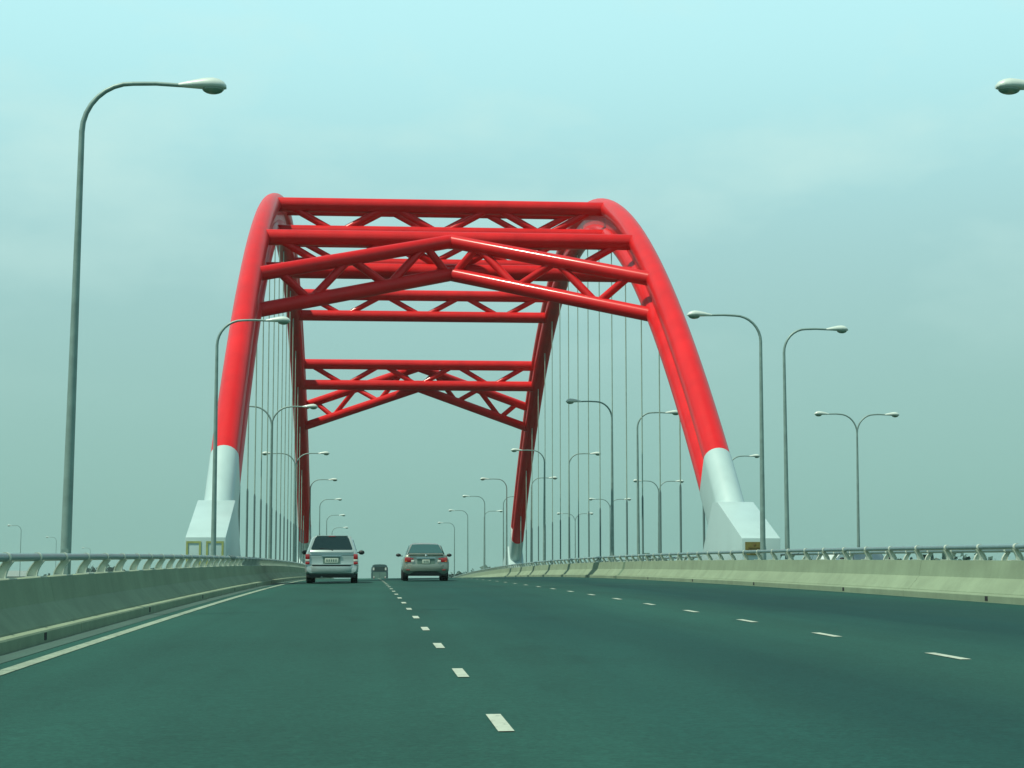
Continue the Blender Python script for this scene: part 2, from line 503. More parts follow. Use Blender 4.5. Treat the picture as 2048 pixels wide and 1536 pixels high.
def parapet(name, xr, side, joints, label, drains=(), end=300.0, start=-25.0, stain_or_shadow=None, H=.68):
    PROFILE = profile(H)
    """xr: centre line of the railing; side=+1 when the road lies on the +X side of it"""
    root = empty(name, (xr, 0, rz(xr, 0)))
    tag(root, label, 'parapet', 'concrete parapets along the carriageways')
    xb = xr + side * .51
    cuts = [start] + [j for j in joints if start < j < end] + [end]
    for a, c in zip(cuts[:-1], cuts[1:]):
        ga = .012 if a < 60 else .05
        pieces = [(a, c - ga, 'concrete')]
        if stain_or_shadow and a < stain_or_shadow[0] < c:
            pieces = [(a, stain_or_shadow[0], 'concrete'), (stain_or_shadow[0] + .001, stain_or_shadow[1], 'stain_or_shadow'), (stain_or_shadow[1] + .001, c - ga, 'concrete')]
        for p0, p1, mm in pieces:
            ys = [p0]
            while ys[-1] + 4.5 < p1: ys.append(ys[-1] + 3.0)
            ys.append(p1)
            b = MB(); n = len(PROFILE)
            vs = [(xr + side * d, yy, rz(xb, yy) + h) for yy in ys for d, h in PROFILE]
            fs = []
            for j in range(len(ys) - 1):
                for k in range(n):
                    k2 = (k + 1) % n
                    fs.append((j * n + k, j * n + k2, (j + 1) * n + k2, (j + 1) * n + k))
            fs += [tuple(range(n)), tuple((len(ys) - 1) * n + k for k in range(n))]
            b.add(vs, fs)
            b.build('wall_segment', M[mm], root, smooth=14)
        if c < end:   # filler set back in the joint
            b = MB(); vs = []
            for yy in (c - ga + .001, c - .001):
                vs += [(xr + side * (d - .035 if d > 0 else d + .035), yy, rz(xb, yy) + h - (.03 if h > .5 else 0)) for d, h in PROFILE]
            n = len(PROFILE)
            b.add(vs, [(k, (k + 1) % n, n + (k + 1) % n, n + k) for k in range(n)] + [tuple(range(n)), tuple(range(n, 2 * n))])
            b.build('joint_filler', M['filler'], root, smooth=0)
    for yy in drains:
        b = MB(); z = rz(xb, yy)
        x0 = xr + side * .46; x1 = xr + side * .484
        b.box((min(x0, x1), yy - .07, z + .025), (max(x0, x1), yy + .07, z + .10))
        b.build('drain_outlet', M['black'], root, smooth=0)
    return root

POST_MESH = {}
def post_mesh(side):
    """curved transverse fin with an edge flange on both sides and a ring clamp for the rail"""
    if side in POST_MESH: return POST_MESH[side]
    b = MB(); N = 7; H = .19
    def cx(t):   # leans towards the road as it rises
        return -.055 + .095 * t ** 1.9
    wd = lambda t: .050 - .012 * t
    for kind in ('web', 'in', 'out'):
        vs = []; fs = []
        for i in range(N + 1):
            t = i / N; c = cx(t); w = wd(t); z = H * t
            if kind == 'web': x0, x1, yh = c - w, c + w, .009
            elif kind == 'in': x0, x1, yh = c + w, c + w + .013, .034
            else: x0, x1, yh = c - w - .013, c - w, .034
            vs += [(side * x0, -yh, z), (side * x1, -yh, z), (side * x1, yh, z), (side * x0, yh, z)]
        for i in range(N):
            for k in range(4):
                k2 = (k + 1) % 4
                fs.append((4 * i + k, 4 * i + k2, 4 * i + 4 + k2, 4 * i + 4 + k))
        fs += [(0, 1, 2, 3), (4 * N, 4 * N + 1, 4 * N + 2, 4 * N + 3)]
        b.add(vs, fs)
    b.tube([(0, -.04, .225), (0, .04, .225)], .055, 14)
    b.box((-.11, -.06, 0), (.11, .06, .012))
    POST_MESH[side] = b.mesh('post', M['post'], 40)
    return POST_MESH[side]

def railing(name, xr, side, first, spacing, end, label, gap=None, H=.68):
    root = empty(name, (xr, 0, rz(xr, 0) + H))
    tag(root, label, 'railing', 'steel railings on the parapets')
    xb = xr + side * .51
    off = world_off(root)
    def rail(y0, y1):
        ys = [y0]
        while ys[-1] + 4 < y1: ys.append(ys[-1] + 2.5 if ys[-1] < 120 else ys[-1] + 6)
        ys.append(y1)
        b = MB(); b.tube([(xr, yy, rz(xb, yy) + H + .225) for yy in ys], .045, 14)
        b.build('handrail', M['rail'], root)
    if gap:
        rail(-20, gap[0]); rail(gap[1], end)
        b = MB(); b.tube([(xr, gap[0] - .25, rz(xb, gap[0]) + H + .225), (xr, gap[1] + .25, rz(xb, gap[1]) + H + .225)], .066, 14)
        b.build('expansion_sleeve', M['sleeve'], root)
    else:
        rail(-20, end)
    me = post_mesh(side)
    yy = first
    while yy - spacing > -18: yy -= spacing
    while yy < end:
        o = bpy.data.objects.new('post', me)
        col.objects.link(o); o.parent = root
        o.location = Vector((xr, yy, rz(xb, yy) + H + .001)) - off
        o.rotation_euler = (math.atan(slope(yy)), 0, 0)
        yy += spacing
    return root

jl = [21.5 + 17.8 * k for k in range(-2, 2)] + [53.0 + 8.9 * k for k in range(0, 26)]
jr = [-10, 16.6, 34.4] + [52.2 + 8.8 * k for k in range(0, 26)]
parapet('concrete_parapet', -3.68, 1, jl, 'shaded concrete parapet with a sloping toe beside the solid white edge line',
        drains=[10 + 9.1 * k for k in range(0, 14)], H=.625)
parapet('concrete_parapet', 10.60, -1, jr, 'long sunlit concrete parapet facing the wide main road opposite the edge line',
        drains=[20.6 + 9.1 * k for k in range(0, 12)], stain_or_shadow=(74.4, 74.98))  # narrow wall slice coloured dark as a cast shadow
parapet('concrete_parapet', 13.55, 1, [j - 4 for j in jr], 'low concrete parapet of the second road just behind the sunlit arch foot',
        start=-10, end=240)
parapet('concrete_parapet', 23.1, -1, [j + 2 for j in jr], 'far outer concrete parapet below the row of double-arm lamps', start=10, end=240)
railing('steel_railing', -3.68, 1, 19.45, 1.83, 235, 'grey tube railing with curved fin posts on the shaded parapet', gap=(51.2, 52.6), H=.625)
railing('steel_railing', 10.60, -1, 31.38, 1.814, 235, 'grey tube railing with curved pale posts on the sunlit parapet')
railing('steel_railing', 13.55, 1, 36.6, 1.8, 200, 'second tube railing with posts curving away behind the sunlit railing')
railing('steel_railing', 23.1, -1, 40, 1.8, 170, 'outermost tube railing beyond the second road')

# ------------------------------------------------------------------ red tied arch
XL, XR_ = -4.76, 12.10
AH, AK = 21.2, 0.0090
RT = 0.475
DEPTH = 1.32
def az(y): return AH - AK * (y - YC) ** 2
def asl(y): return -2 * AK * (y - YC)
def frame(y):
    s = asl(y); n = math.hypot(1, s)
    return Vector((0, 1 / n, s / n)), Vector((0, -s / n, 1 / n))   # tangent, outward normal
def up_pt(x, y): return Vector((x, y, az(y)))
def lo_pt(x, y): return up_pt(x, y) - frame(y)[1] * DEPTH
def lo_vert(x, y): return up_pt(x, y) - Vector((0, 0, 1.01 * DEPTH * math.hypot(1, asl(y))))

def build_arch():
    root = empty('arch_bridge', (0, YC, prof(YC)))
    tag(root, 'big red tubular steel arch with white feet spanning the road', 'arch bridge')
    YB = 63.0                                    # red paint starts here, white below
    for X in (XL, XR_):
        rib = empty('arch_rib', (X, YC, AH), root)
        ys = [YB + (2 * YC - 2 * YB) * i / 64 for i in range(65)]
        b = MB(); b.tube([up_pt(X, y) for y in ys], RT, 28); b.build('upper_tube', M['red'], rib)
        b = MB(); b.tube([lo_pt(X, y) for y in ys], RT, 28); b.build('lower_tube', M['red'], rib)
        b = MB()
        vs = []; fs = []
        for y in ys:
            u = up_pt(X, y); n = frame(y)[1]
            a = u - n * .30; c = u - n * (DEPTH - .30)
            for p, dx in ((a, -.20), (a, .20), (c, .20), (c, -.20)):
                vs.append(p + Vector((dx, 0, 0)))
        for i in range(len(ys) - 1):
            fs += [(4 * i + 1, 4 * i + 2, 4 * i + 6, 4 * i + 5), (4 * i + 3, 4 * i, 4 * i + 4, 4 * i + 7)]
        b.add(vs, fs); b.build('web_plate', M['red'], rib, smooth=20)
        for sgn in (1, -1):
            # white foot: stadium section with flat cheeks
            yy = [YB - 5.2 + 5.2 * i / 5 for i in range(6)]
            if sgn < 0: yy = [2 * YC - y for y in yy]
            b = MB(); vs = []; fs = []; NS = 12
            for y in yy:
                u = up_pt(X, y); n = frame(y)[1]; lo = u - n * DEPTH
                rr = RT + .012
                for k in range(NS + 1):
                    a = math.pi * k / NS
                    vs.append(u + Vector((rr * math.cos(a), 0, 0)) + n * rr * math.sin(a))
                for k in range(NS + 1):
                    a = math.pi + math.pi * k / NS
                    vs.append(lo + Vector((rr * math.cos(a), 0, 0)) + n * rr * math.sin(a))
            m = 2 * (NS + 1)
            for i in range(len(yy) - 1):
                for k in range(m):
                    k2 = (k + 1) % m
                    fs.append((i * m + k, i * m + k2, (i + 1) * m + k2, (i + 1) * m + k))
            fs += [tuple(range(m)), tuple((len(yy) - 1) * m + k for k in range(m))]
            b.add(vs, fs)
            b.build('white_foot', M['white'], rib, smooth=30)
    # springing blocks
    for X in (XL, XR_):
        for sgn in (1, -1):
            def q(y): return y if sgn > 0 else 2 * YC - y
            zb = prof(56) - .6
            poly = [(q(56.1), zb), (q(56.1), 2.10), (q(60.0), 3.36), (q(60.9), 3.36), (q(62.6), 1.9), (q(65.2), zb)]
            b = MB(); b.prism(poly, 'x', X - .60, X + .60)
            blk = b.build('springing_block', M['white'], root, bevel=.03)
            if sgn > 0 and X < 0:
                for (x0, x1) in ((X - .57, X - .13), (X + .02, X + .54)):
                    b = MB(); z1, z0, w = 1.98, .75, .06
                    yf = 56.1
                    b.box((x0, yf - .018, z0), (x0 + w, yf + .01, z1))
                    b.box((x1 - w, yf - .018, z0), (x1, yf + .01, z1))
                    b.box((x0 + w, yf - .017, z1 - w), (x1 - w, yf + .01, z1 - .001))
                    b.build('yellow_frame', M['yellow'], blk, smooth=0)
            if sgn > 0 and X > 0:
                b = MB(); b.box((X - .50, 56.06, 1.58), (X + .08, 56.11, 1.98))
                pl = b.build('plaque', M['plaque'], blk, smooth=0)
                b = MB()
                b.ellipsoid((X - .21, 56.058, 1.885), (.045, .006, .04), 12, 6)
                for zz, w in ((1.80, .20), (1.745, .23), (1.69, .22), (1.635, .15)):
                    b.box((X - .21 - w, 56.052, zz - .011), (X - .21 + w, 56.062, zz + .011))
                b.build('lettering', M['plaque_ink'], pl, smooth=0)
    # straight cross trusses
    xa, xb = XL + .25, XR_ - .25
    def diag(t, p, q, r=.175, mm='red'):
        b = MB(); b.tube([p, q], r, 14); b.build('diagonal', M[mm], t)
    for k in (-2.5, -1.5, -.5, .5, 1.5, 2.5):
        y = YC + k * 9.8
        t = empty('cross_truss', (0.5 * (xa + xb), y, az(y)), root)
        for f in (up_pt, lo_vert):
            b = MB(); b.tube([f(xa, y), f(xb, y)], .355, 24); b.build('chord', M['red'], t)
        nodes = 7
        xs = [xa + .45 + (xb - xa - .9) * i / (nodes - 1) for i in range(nodes)]
        for i in range(nodes - 1):
            f0, f1 = (up_pt, lo_vert) if i % 2 == 0 else (lo_vert, up_pt)
            d = .16 if i % 2 == 0 else -.16
            diag(t, f0(xs[i] + .05, y), f1(xs[i + 1] - .05, y))
    # chevron portal trusses: from the ribs up to the middle of the outermost straight trusses
    xm = .5 * (xa + xb)
    for sgn in (-1, 1):
        yt = YC + sgn * 24.5
        yr = YC + sgn * 29.6
        t = empty('portal_truss', (xm, yr, az(yr)), root)
        for X in (XL, XR_):
            xi = X + (.25 if X < xm else -.25)
            for f in (up_pt, lo_vert):
                b = MB(); b.tube([f(xi, yr), f(xm, yt + sgn * .30)], .305, 22); b.build('chord', M['red'], t)
            def at(f, s): return f(xi, yr).lerp(f(xm, yt + sgn * .30), s)
            seq = [(.10, up_pt), (.26, lo_vert), (.46, up_pt), (.66, lo_vert), (.86, up_pt), (.985, lo_vert)]
            for (s0, f0), (s1, f1) in zip(seq[:-1], seq[1:]):
                diag(t, at(f0, s0), at(f1, s1))
    # hangers
    for X in (XL, XR_):
        for k in range(-8, 9):
            y = YC + k * 4.9 - .6
            top = az(y) - DEPTH * math.hypot(1, asl(y)) - .2
            base = rz(X, y) - .05
            if top - base < 1.0: continue
            h = empty('hanger', (X, y, base), root)
            b = MB(); b.tube([(X, y, base), (X, y, top)], .027, 8); b.build('cable', M['cable'], h)
            zs = min(4.35, top - .8)
            b = MB(); b.tube([(X, y, base), (X, y, zs), (X, y, zs + .12)], [.043, .043, .026], 10); b.build('sleeve', M['sleeve'], h)
            b = MB(); b.tube([(X, y, base), (X, y, base + .22)], .09, 10); b.build('anchor', M['galv'], h)
    return root
build_arch()

# ------------------------------------------------------------------ street lamps
LH = 7.62
def lamp_proto(double, height=LH):
    root = empty('street_lamp')
    b = MB(); b.box((-.20, -.20, -.02), (.20, .20, .03))
    for sx in (-1, 1):
        for sy in (-1, 1):
            b.tube([(sx * .14, sy * .14, .03), (sx * .14, sy * .14, .09)], .022, 6)
    b.build('base_plate', M['galv'], root)
    zt = height - (.95 if double else .78)
    b = MB(); b.tube([(0, 0, 0), (0, 0, .5), (0, 0, zt * .5), (0, 0, zt)], [.082, .080, .062, .042], 16); b.build('pole', M['galv'], root)
    b = MB(); b.box((-.05, -.089, .55), (.05, -.07, .95)); b.build('hatch', M['galv'], root, smooth=0)
    for sx in ((1, -1) if double else (1,)):
        pts = []
        if double:
            r = .85
            for i in range(9):
                a = (math.pi / 2) * i / 8
                pts.append((sx * r * (1 - math.cos(a)), 0, zt - .02 + r * math.sin(a)))
            xe = r
        else:
            r = .72
            for i in range(9):
                a = (math.pi / 2) * i / 8
                pts.append((sx * r * (1 - math.cos(a)), 0, zt - .02 + r * math.sin(a)))
            xe = r
        zt2 = pts[-1][2]
        pts.append((sx * 1.05, 0, zt2 + .012)); pts.append((sx * 1.55, 0, zt2 - .005))
        rr = [.042] + [.040 - .0012 * i for i in range(len(pts) - 1)]
        b = MB(); b.tube(pts, rr, 12); b.build('arm', M['galv'], root)
        # cobra head: a tapering shell over a bowl lens
        b = MB(); n = 14
        st = [(1.38, .030, .034, 0), (1.46, .062, .052, .0), (1.60, .085, .080, .008), (1.75, .110, .104, .014), (1.88, .122, .112, .016),
              (1.97, .116, .100, .010), (2.04, .090, .072, .0), (2.08, .045, .034, -.012)]
        vs = []; fs = []
        for (xx, w, h, dz) in st:
            for k in range(n):
                a = 2 * math.pi * k / n
                zz = math.sin(a); zz = zz if zz > 0 else zz * .55
                vs.append((sx * xx, w * math.cos(a), zt2 + dz + h * zz))
        for i in range(len(st) - 1):
            for k in range(n):
                k2 = (k + 1) % n
                fs.append((i * n + k, i * n + k2, (i + 1) * n + k2, (i + 1) * n + k))
        fs += [tuple(range(n)), tuple((len(st) - 1) * n + k for k in range(n))]
        b.add(vs, fs); hd = b.build('lamp_head', M['head'], root, smooth=50)
        b = MB(); b.ellipsoid((sx * 1.885, 0, zt2 - .030), (.165, .100, .085), 16, 10, -1, 0.1)
        b.build('lens', M['lens'], hd, smooth=60)
    return root

single = lamp_proto(False)
double = lamp_proto(True)
mast = lamp_proto(False, 15.8)
used = set()
def put_lamp(proto, x, y, z, flip, label, group=None, jitter=True, dh=0.0):
    o = proto if proto.name not in used else copy_tree(proto)
    used.add(proto.name)
    o.location = (x, y, z)
    o.rotation_euler = (R(random.uniform(-.35, .35)) if jitter else 0, R(random.uniform(-.35, .35)) if jitter else 0, (math.pi if flip else 0) + R(random.uniform(-2, 2)))
    o.scale = (1, 1, 1 + dh / LH)
    tag(o, label, 'street lamp', group)
    return o

ORD = ['first', 'second', 'third', 'fourth', 'fifth', 'sixth', 'seventh', 'eighth']
LEFT = [(27.0, 0), (53.1, 0), (84.5, 1), (115.0, 1), (144.0, 0), (175.0, 0), (208.0, 0), (240.0, 0)]
for i, (y, dbl) in enumerate(LEFT):
    if y == 27.0: lab = 'tall single-arm lamp rising behind the shaded parapet before the arch'
    elif y == 53.1: lab = 'single-arm lamp standing in front of the white arch foot with yellow frames'
    elif y == 84.5: lab = 'double-arm lamp among the hangers above the van, its head crossing the rear rib'
    elif y == 115.0: lab = 'double-arm lamp beside the rear red rib, lower of the two among the hangers'
    else: lab = ORD[i - 4] + ' small single-arm lamp past the arch, counted from its far foot along the shaded parapet'
    o = put_lamp(double if dbl else single, -4.28, y, rz(-4.28, y) - .03, False, lab, 'lamps along the shaded parapet', dh={27.0: .29, 53.1: .14, 84.5: .40, 115.0: .25}.get(y, .2))
    if i == 0: o.rotation_euler = (0, R(.75), 0)
for i, y in enumerate((25.3, 50.8, 82.2, 114.0, 144.3, 171.0, 199.0, 229.0)):
    if y == 25.3: lab = 'lamp cut by the picture edge, only its head showing'
    elif y == 50.8: lab = 'single-arm lamp reaching over the road in front of the sunlit arch foot'
    elif y > 150: lab = ORD[i - 5] + ' small lamp past the arch reaching over the road from the sunlit parapet'
    else: lab = ORD[i - 2] + ' lamp behind the sunlit arch foot, among the hangers, reaching over the main road'
    put_lamp(single, 11.0, y, rz(11.0, y) - .03, True, lab, 'lamps reaching over the main road from the sunlit parapet', dh={25.3: -.07, 50.8: .0, 82.2: .36, 114.0: .28}.get(y, .2))
for i, y in enumerate((57.0, 88.6, 119.0, 146.5, 176.0, 205.0)):
    if y == 57.0: lab = 'single-arm lamp just past the sunlit arch foot, reaching away from the main road'
    else: lab = ORD[i - 1] + ' lamp past the sunlit arch foot, behind the hangers, reaching away from the main road'
    put_lamp(single, 13.12, y, rz(13.12, y) - .03, False, lab, 'lamps reaching over the second road', dh=.44)
for i, y in enumerate((87.6, 119.0, 148.5, 178.0, 208.0)):
    lab = 'double-arm lamp standing alone beyond the second railing against open sky' if y == 87.6 else ORD[i - 1] + ' double-arm lamp of the outer row past the sunlit arch foot'
    put_lamp(double, 23.62, y, rz(23.62, y) - .03, False, lab, 'double-arm lamps beyond the second road', dh=.64)
for (px, py, y) in ((57, 1052, 290), (126, 1075, 385), (192, 1096, 470), (12, 1096, 480)):
    X = (px - 730) / 3700 * y
    z_top = .92 + YC / RV * y + (1097 - py) / 3700 * y
    o = put_lamp(mast, X, y, z_top - 15.8, True, 'tiny far lamp mast standing off the road beyond the shaded railing', 'far lamp masts beyond the shaded railing')
    o.location.z = GROUND_Z
    s = (z_top - GROUND_Z) / 15.8
    o.scale = (1, 1, s)

# ------------------------------------------------------------------ vehicles
def loft(name, sections, material, parent, smooth=40):
    """sections: rear to front; each a list of (x, y, z) half-profile points from sill to roof centre"""
    b = MB(); n = len(sections[0]); m = 2 * n - 1
    vs = []
    for s in sections:
        vs += [(-x, y, z) for x, y, z in s]
        vs += [(x, y, z) for x, y, z in reversed(s[:-1])]
    fs = []
    for j in range(len(sections) - 1):
        for k in range(m):
            k2 = (k + 1) % m
            fs.append((j * m + k, j * m + k2, (j + 1) * m + k2, (j + 1) * m + k))
    for j in (0, len(sections) - 1):
        for k in range(n - 1):
            a, b2 = j * m + k, j * m + k + 1
            c, d = j * m + (m - 1 - k - 1), j * m + (m - 1 - k)
            fs.append((a, b2, c, d) if b2 != c else (a, b2, d))
    b.add(vs, fs)
    return b.build(name, material, parent, smooth)

def panel(name, pts, material, parent, thick=.012, bevel=0):
    """a thin slab from a planar outline, thickened along its normal both ways"""
    P = [Vector(p) for p in pts]
    nrm = Vector((0, 0, 0))
    c = sum(P, Vector()) / len(P)
    for i in range(len(P)): nrm += (P[i] - c).cross(P[(i + 1) % len(P)] - c)
    nrm.normalize()
    b = MB(); n = len(P)
    b.add([p + nrm * thick for p in P] + [p - nrm * thick for p in P],
          [tuple(range(n)), tuple(reversed(range(n, 2 * n)))] + [(i, i + n, (i + 1) % n + n, (i + 1) % n) for i in range(n)])
    return b.build(name, material, parent, 30, bevel)

def rrect(x0, x1, z0, z1, yf, r=.05, k=4):
    """rounded rectangle in the xz plane; yf(z) gives depth"""
    pts = []
    for cx, cz, a0 in ((x1 - r, z1 - r, 0), (x0 + r, z1 - r, 90), (x0 + r, z0 + r, 180), (x1 - r, z0 + r, 270)):
        for i in range(k + 1):
            a = R(a0 + 90 * i / k)
            z = cz + r * math.sin(a)
            pts.append((cx + r * math.cos(a), yf(z), z))
    return pts

def wheel(parent, x, y, r=.325, w=.205):
    e = empty('wheel', (x, y, r), parent)
    b = MB()
    prof_ = [(-w / 2, r * .72), (-w / 2, r * .92), (-w * .40, r * .985), (-w * .2, r), (w * .2, r), (w * .40, r * .985), (w / 2, r * .92), (w / 2, r * .72)]
    n = 28; vs = []; fs = []
    for k in range(n):
        a = 2 * math.pi * k / n
        for dx, rr in prof_:
            vs.append((x + dx, y + rr * math.cos(a), r + rr * math.sin(a)))
    m = len(prof_)
    for k in range(n):
        k2 = (k + 1) % n
        for i in range(m):
            i2 = (i + 1) % m
            fs.append((k * m + i, k * m + i2, k2 * m + i2, k2 * m + i))
    b.add(vs, fs); b.build('tyre', M['tyre'], e)
    b = MB(); b.tube([(x - w * .42, y, r), (x + w * .42, y, r)], r * .71, 24); b.build('rim', M['rim'], e)

def van(paint):
    root = empty('minivan')
    def sec(dy, dx=0.0, roof=1.73, belt=1.12, lift=0.0, rear=False):
        pr = [(.80, .30), (.92, .36), (.95, .52), (.955, .70), (.945, .92), (.915, 1.08), (.885, 1.16), (.745, 1.58), (.69, 1.66), (.55, 1.705), (0, 1.73)]
        out = []
        for x, z in pr:
            yy = dy
            if rear:
                yy = dy + (0.0 if z < .70 else .05 if z < 1.1 else .05 + (z - 1.1) * .42)
                if z > 1.69: yy += .03
            if z > belt:
                f = (z - belt) / (1.73 - belt)
                z = belt + (roof - belt) * f
            out.append((x + dx * (1 if x else 0), yy, z))
        return out
    rear0 = [(x * .94, y, z if z > .5 else z + .07) for x, y, z in sec(0, rear=True)]
    rear1 = [(x, y + .10, z) for x, y, z in sec(0, rear=True)]
    secs = [rear0, rear1, sec(.55), sec(1.6), sec(2.9), sec(3.25, roof=1.68), sec(3.95, -.01, 1.20, 1.08), sec(4.55, -.04, .98, .93), sec(4.85, -.12, .80, .76)]
    body = loft('body', secs, paint, root, 38)
    ys = lambda z: (.0 if z < .7 else .05 if z < 1.1 else .05 + (z - 1.1) * .42)
    # window
    zb, zt = 1.205, 1.655
    def wp(x, z): return (x, ys(z) - .004, z)
    pts = [wp(-.71, zb), wp(-.735, zb + .04), wp(-.60, zt - .04), wp(-.565, zt), wp(-.3, zt + .018), wp(0, zt + .022), wp(.3, zt + .018), wp(.565, zt), wp(.60, zt - .04), wp(.735, zb + .04), wp(.71, zb)]
    gl = panel('rear_window', pts, M['glass'], root, .012)
    b = MB(); b.tube([wp(.02, zb - .01), (-.42, ys(zb + .05) - .03, zb + .05)], .010, 6); b.tube([(.02, ys(zb) - .035, zb - .03), (.02, ys(zb) - .005, zb - .03)], .028, 10)
    b.build('wiper', M['trim'], gl)
    # spoiler lip over the glass
    b = MB(); b.box((-.56, .27, 1.685), (.56, .50, 1.722)); b.build('spoiler', paint, root, bevel=.015)
    b = MB(); b.box((-.12, .25, 1.675), (.12, .28, 1.692)); b.build('brake_lamp', M['lamp_red'], root)
    # hatch shoulder, garnish and number plate
    b = MB(); b.prism([(.10, 1.085), (.02, 1.10), (.03, 1.135), (.085, 1.195), (.14, 1.19)], 'x', -.76, .76); b.build('hatch_shoulder', paint, root, bevel=.01)
    b = MB(); b.box((-.36, .012, .955), (.36, .056, .99)); b.build('garnish', M['chrome'], root, bevel=.008)
    panel('plate_recess', rrect(-.31, .31, .70, .945, lambda z: .046, .03), M['bus_light'], root, .008)
    b = MB(); b.box((-.24, .022, .735), (.24, .036, .90)); pl = b.build('number_plate', M['plate'], root, bevel=.005)
    b = MB()
    for k in range(5):
        b.box((-.19 + k * .08, .018, .775), (-.145 + k * .08, .024, .86))
    b.build('plate_marks', M['bus_light'], pl, smooth=0)
    b = MB(); b.box((-.84, .045, 1.0), (.84, .052, 1.012)); b.build('panel_gap', M['trim'], root, smooth=0)
    for sx in (-1, 1):
        x0, x1 = (.785, .935)
        zs = [(.675, .775, 'lamp_red'), (.779, .86, 'lamp_clear'), (.864, 1.045, 'lamp_red')]
        tl = empty('tail_lamp', (sx * .835, .03, .86), root)
        for z0, z1, mm in zs:
            b = MB(); b.box((min(sx * x0, sx * x1), .005, z0), (max(sx * x0, sx * x1), .11, z1)); b.build('lens', M[mm], tl, bevel=.018)
        # side glass and mirrors
        def sp(y, z):
            f = (z - 1.16) / .42
            return (sx * (.885 - .14 * f + .006), y, z)
        for (a, c) in ((.75, 1.75), (1.85, 2.75), (2.85, 3.3)):
            t = .98 if c < 3 else .72
            panel('side_window', [sp(a, 1.19), sp(c, 1.19), sp(c - (0 if c < 3 else .18), 1.19 + .38 * t), sp(a + .05, 1.19 + .38)], M['glass'], root, .006)
        b = MB(); b.ellipsoid((sx * 1.06, 3.42, 1.13), (.115, .07, .085), 14, 10); b.build('mirror', M['trim'], root)
        b = MB(); b.box((min(sx * .90, sx * 1.0), 3.40, 1.11), (max(sx * .90, sx * 1.0), 3.46, 1.15)); b.build('mirror_arm', M['trim'], root)
        b = MB(); b.box((min(sx * .87, sx * .945), .0, .645), (max(sx * .87, sx * .945), .12, .672)); b.build('bumper_end', paint, root, bevel=.01)
    # bumper
    def bump(z0, z1, d, mm, nm, w=.955):
        pts = []
        for i in range(13):
            t = -1 + 2 * i / 12
            pts.append((t * w, -d + .22 * abs(t) ** 4))
        b = MB()
        vs = [(x, y, z) for z in (z0, z1) for x, y in pts] + [(x * .98, y + .12, z) for z in (z0, z1) for x, y in pts]
        n = 13; fs = []
        for i in range(n - 1):
            fs += [(i, i + 1, n + i + 1, n + i), (2 * n + i, 3 * n + i, 3 * n + i + 1, 2 * n + i + 1), (n + i, n + i + 1, 3 * n + i + 1, 3 * n + i), (i, 2 * n + i, 2 * n + i + 1, i + 1)]
        fs += [(0, n, 3 * n, 2 * n), (n - 1, 3 * n - 1, 4 * n - 1, 2 * n - 1)]
        b.add(vs, fs); return b.build(nm, M[mm] if isinstance(mm, str) else mm, root, 50, .012)
    bump(.655, .69, .055, paint, 'bumper_step')
    bump(.61, .654, .035, 'trim', 'bumper_groove')
    bump(.41, .609, .075, paint, 'bumper')
    b = MB(); b.box((-.86, .05, .20), (.86, .5, .405)); b.build('underbody', M['trim'], root, bevel=.03)
    b = MB(); b.box((-.8, .4, .24), (.8, 4.5, .36)); b.build('floor_pan', M['trim'], root)
    b = MB(); b.tube([(-.35, -.02, .22), (-.35, .5, .23)], .035, 10); b.build('exhaust', M['sleeve'], root)
    for sx in (-1, 1):
        for yy in (.98, 3.90):
            wheel(root, sx * .80, yy, .335, .24)
    return root

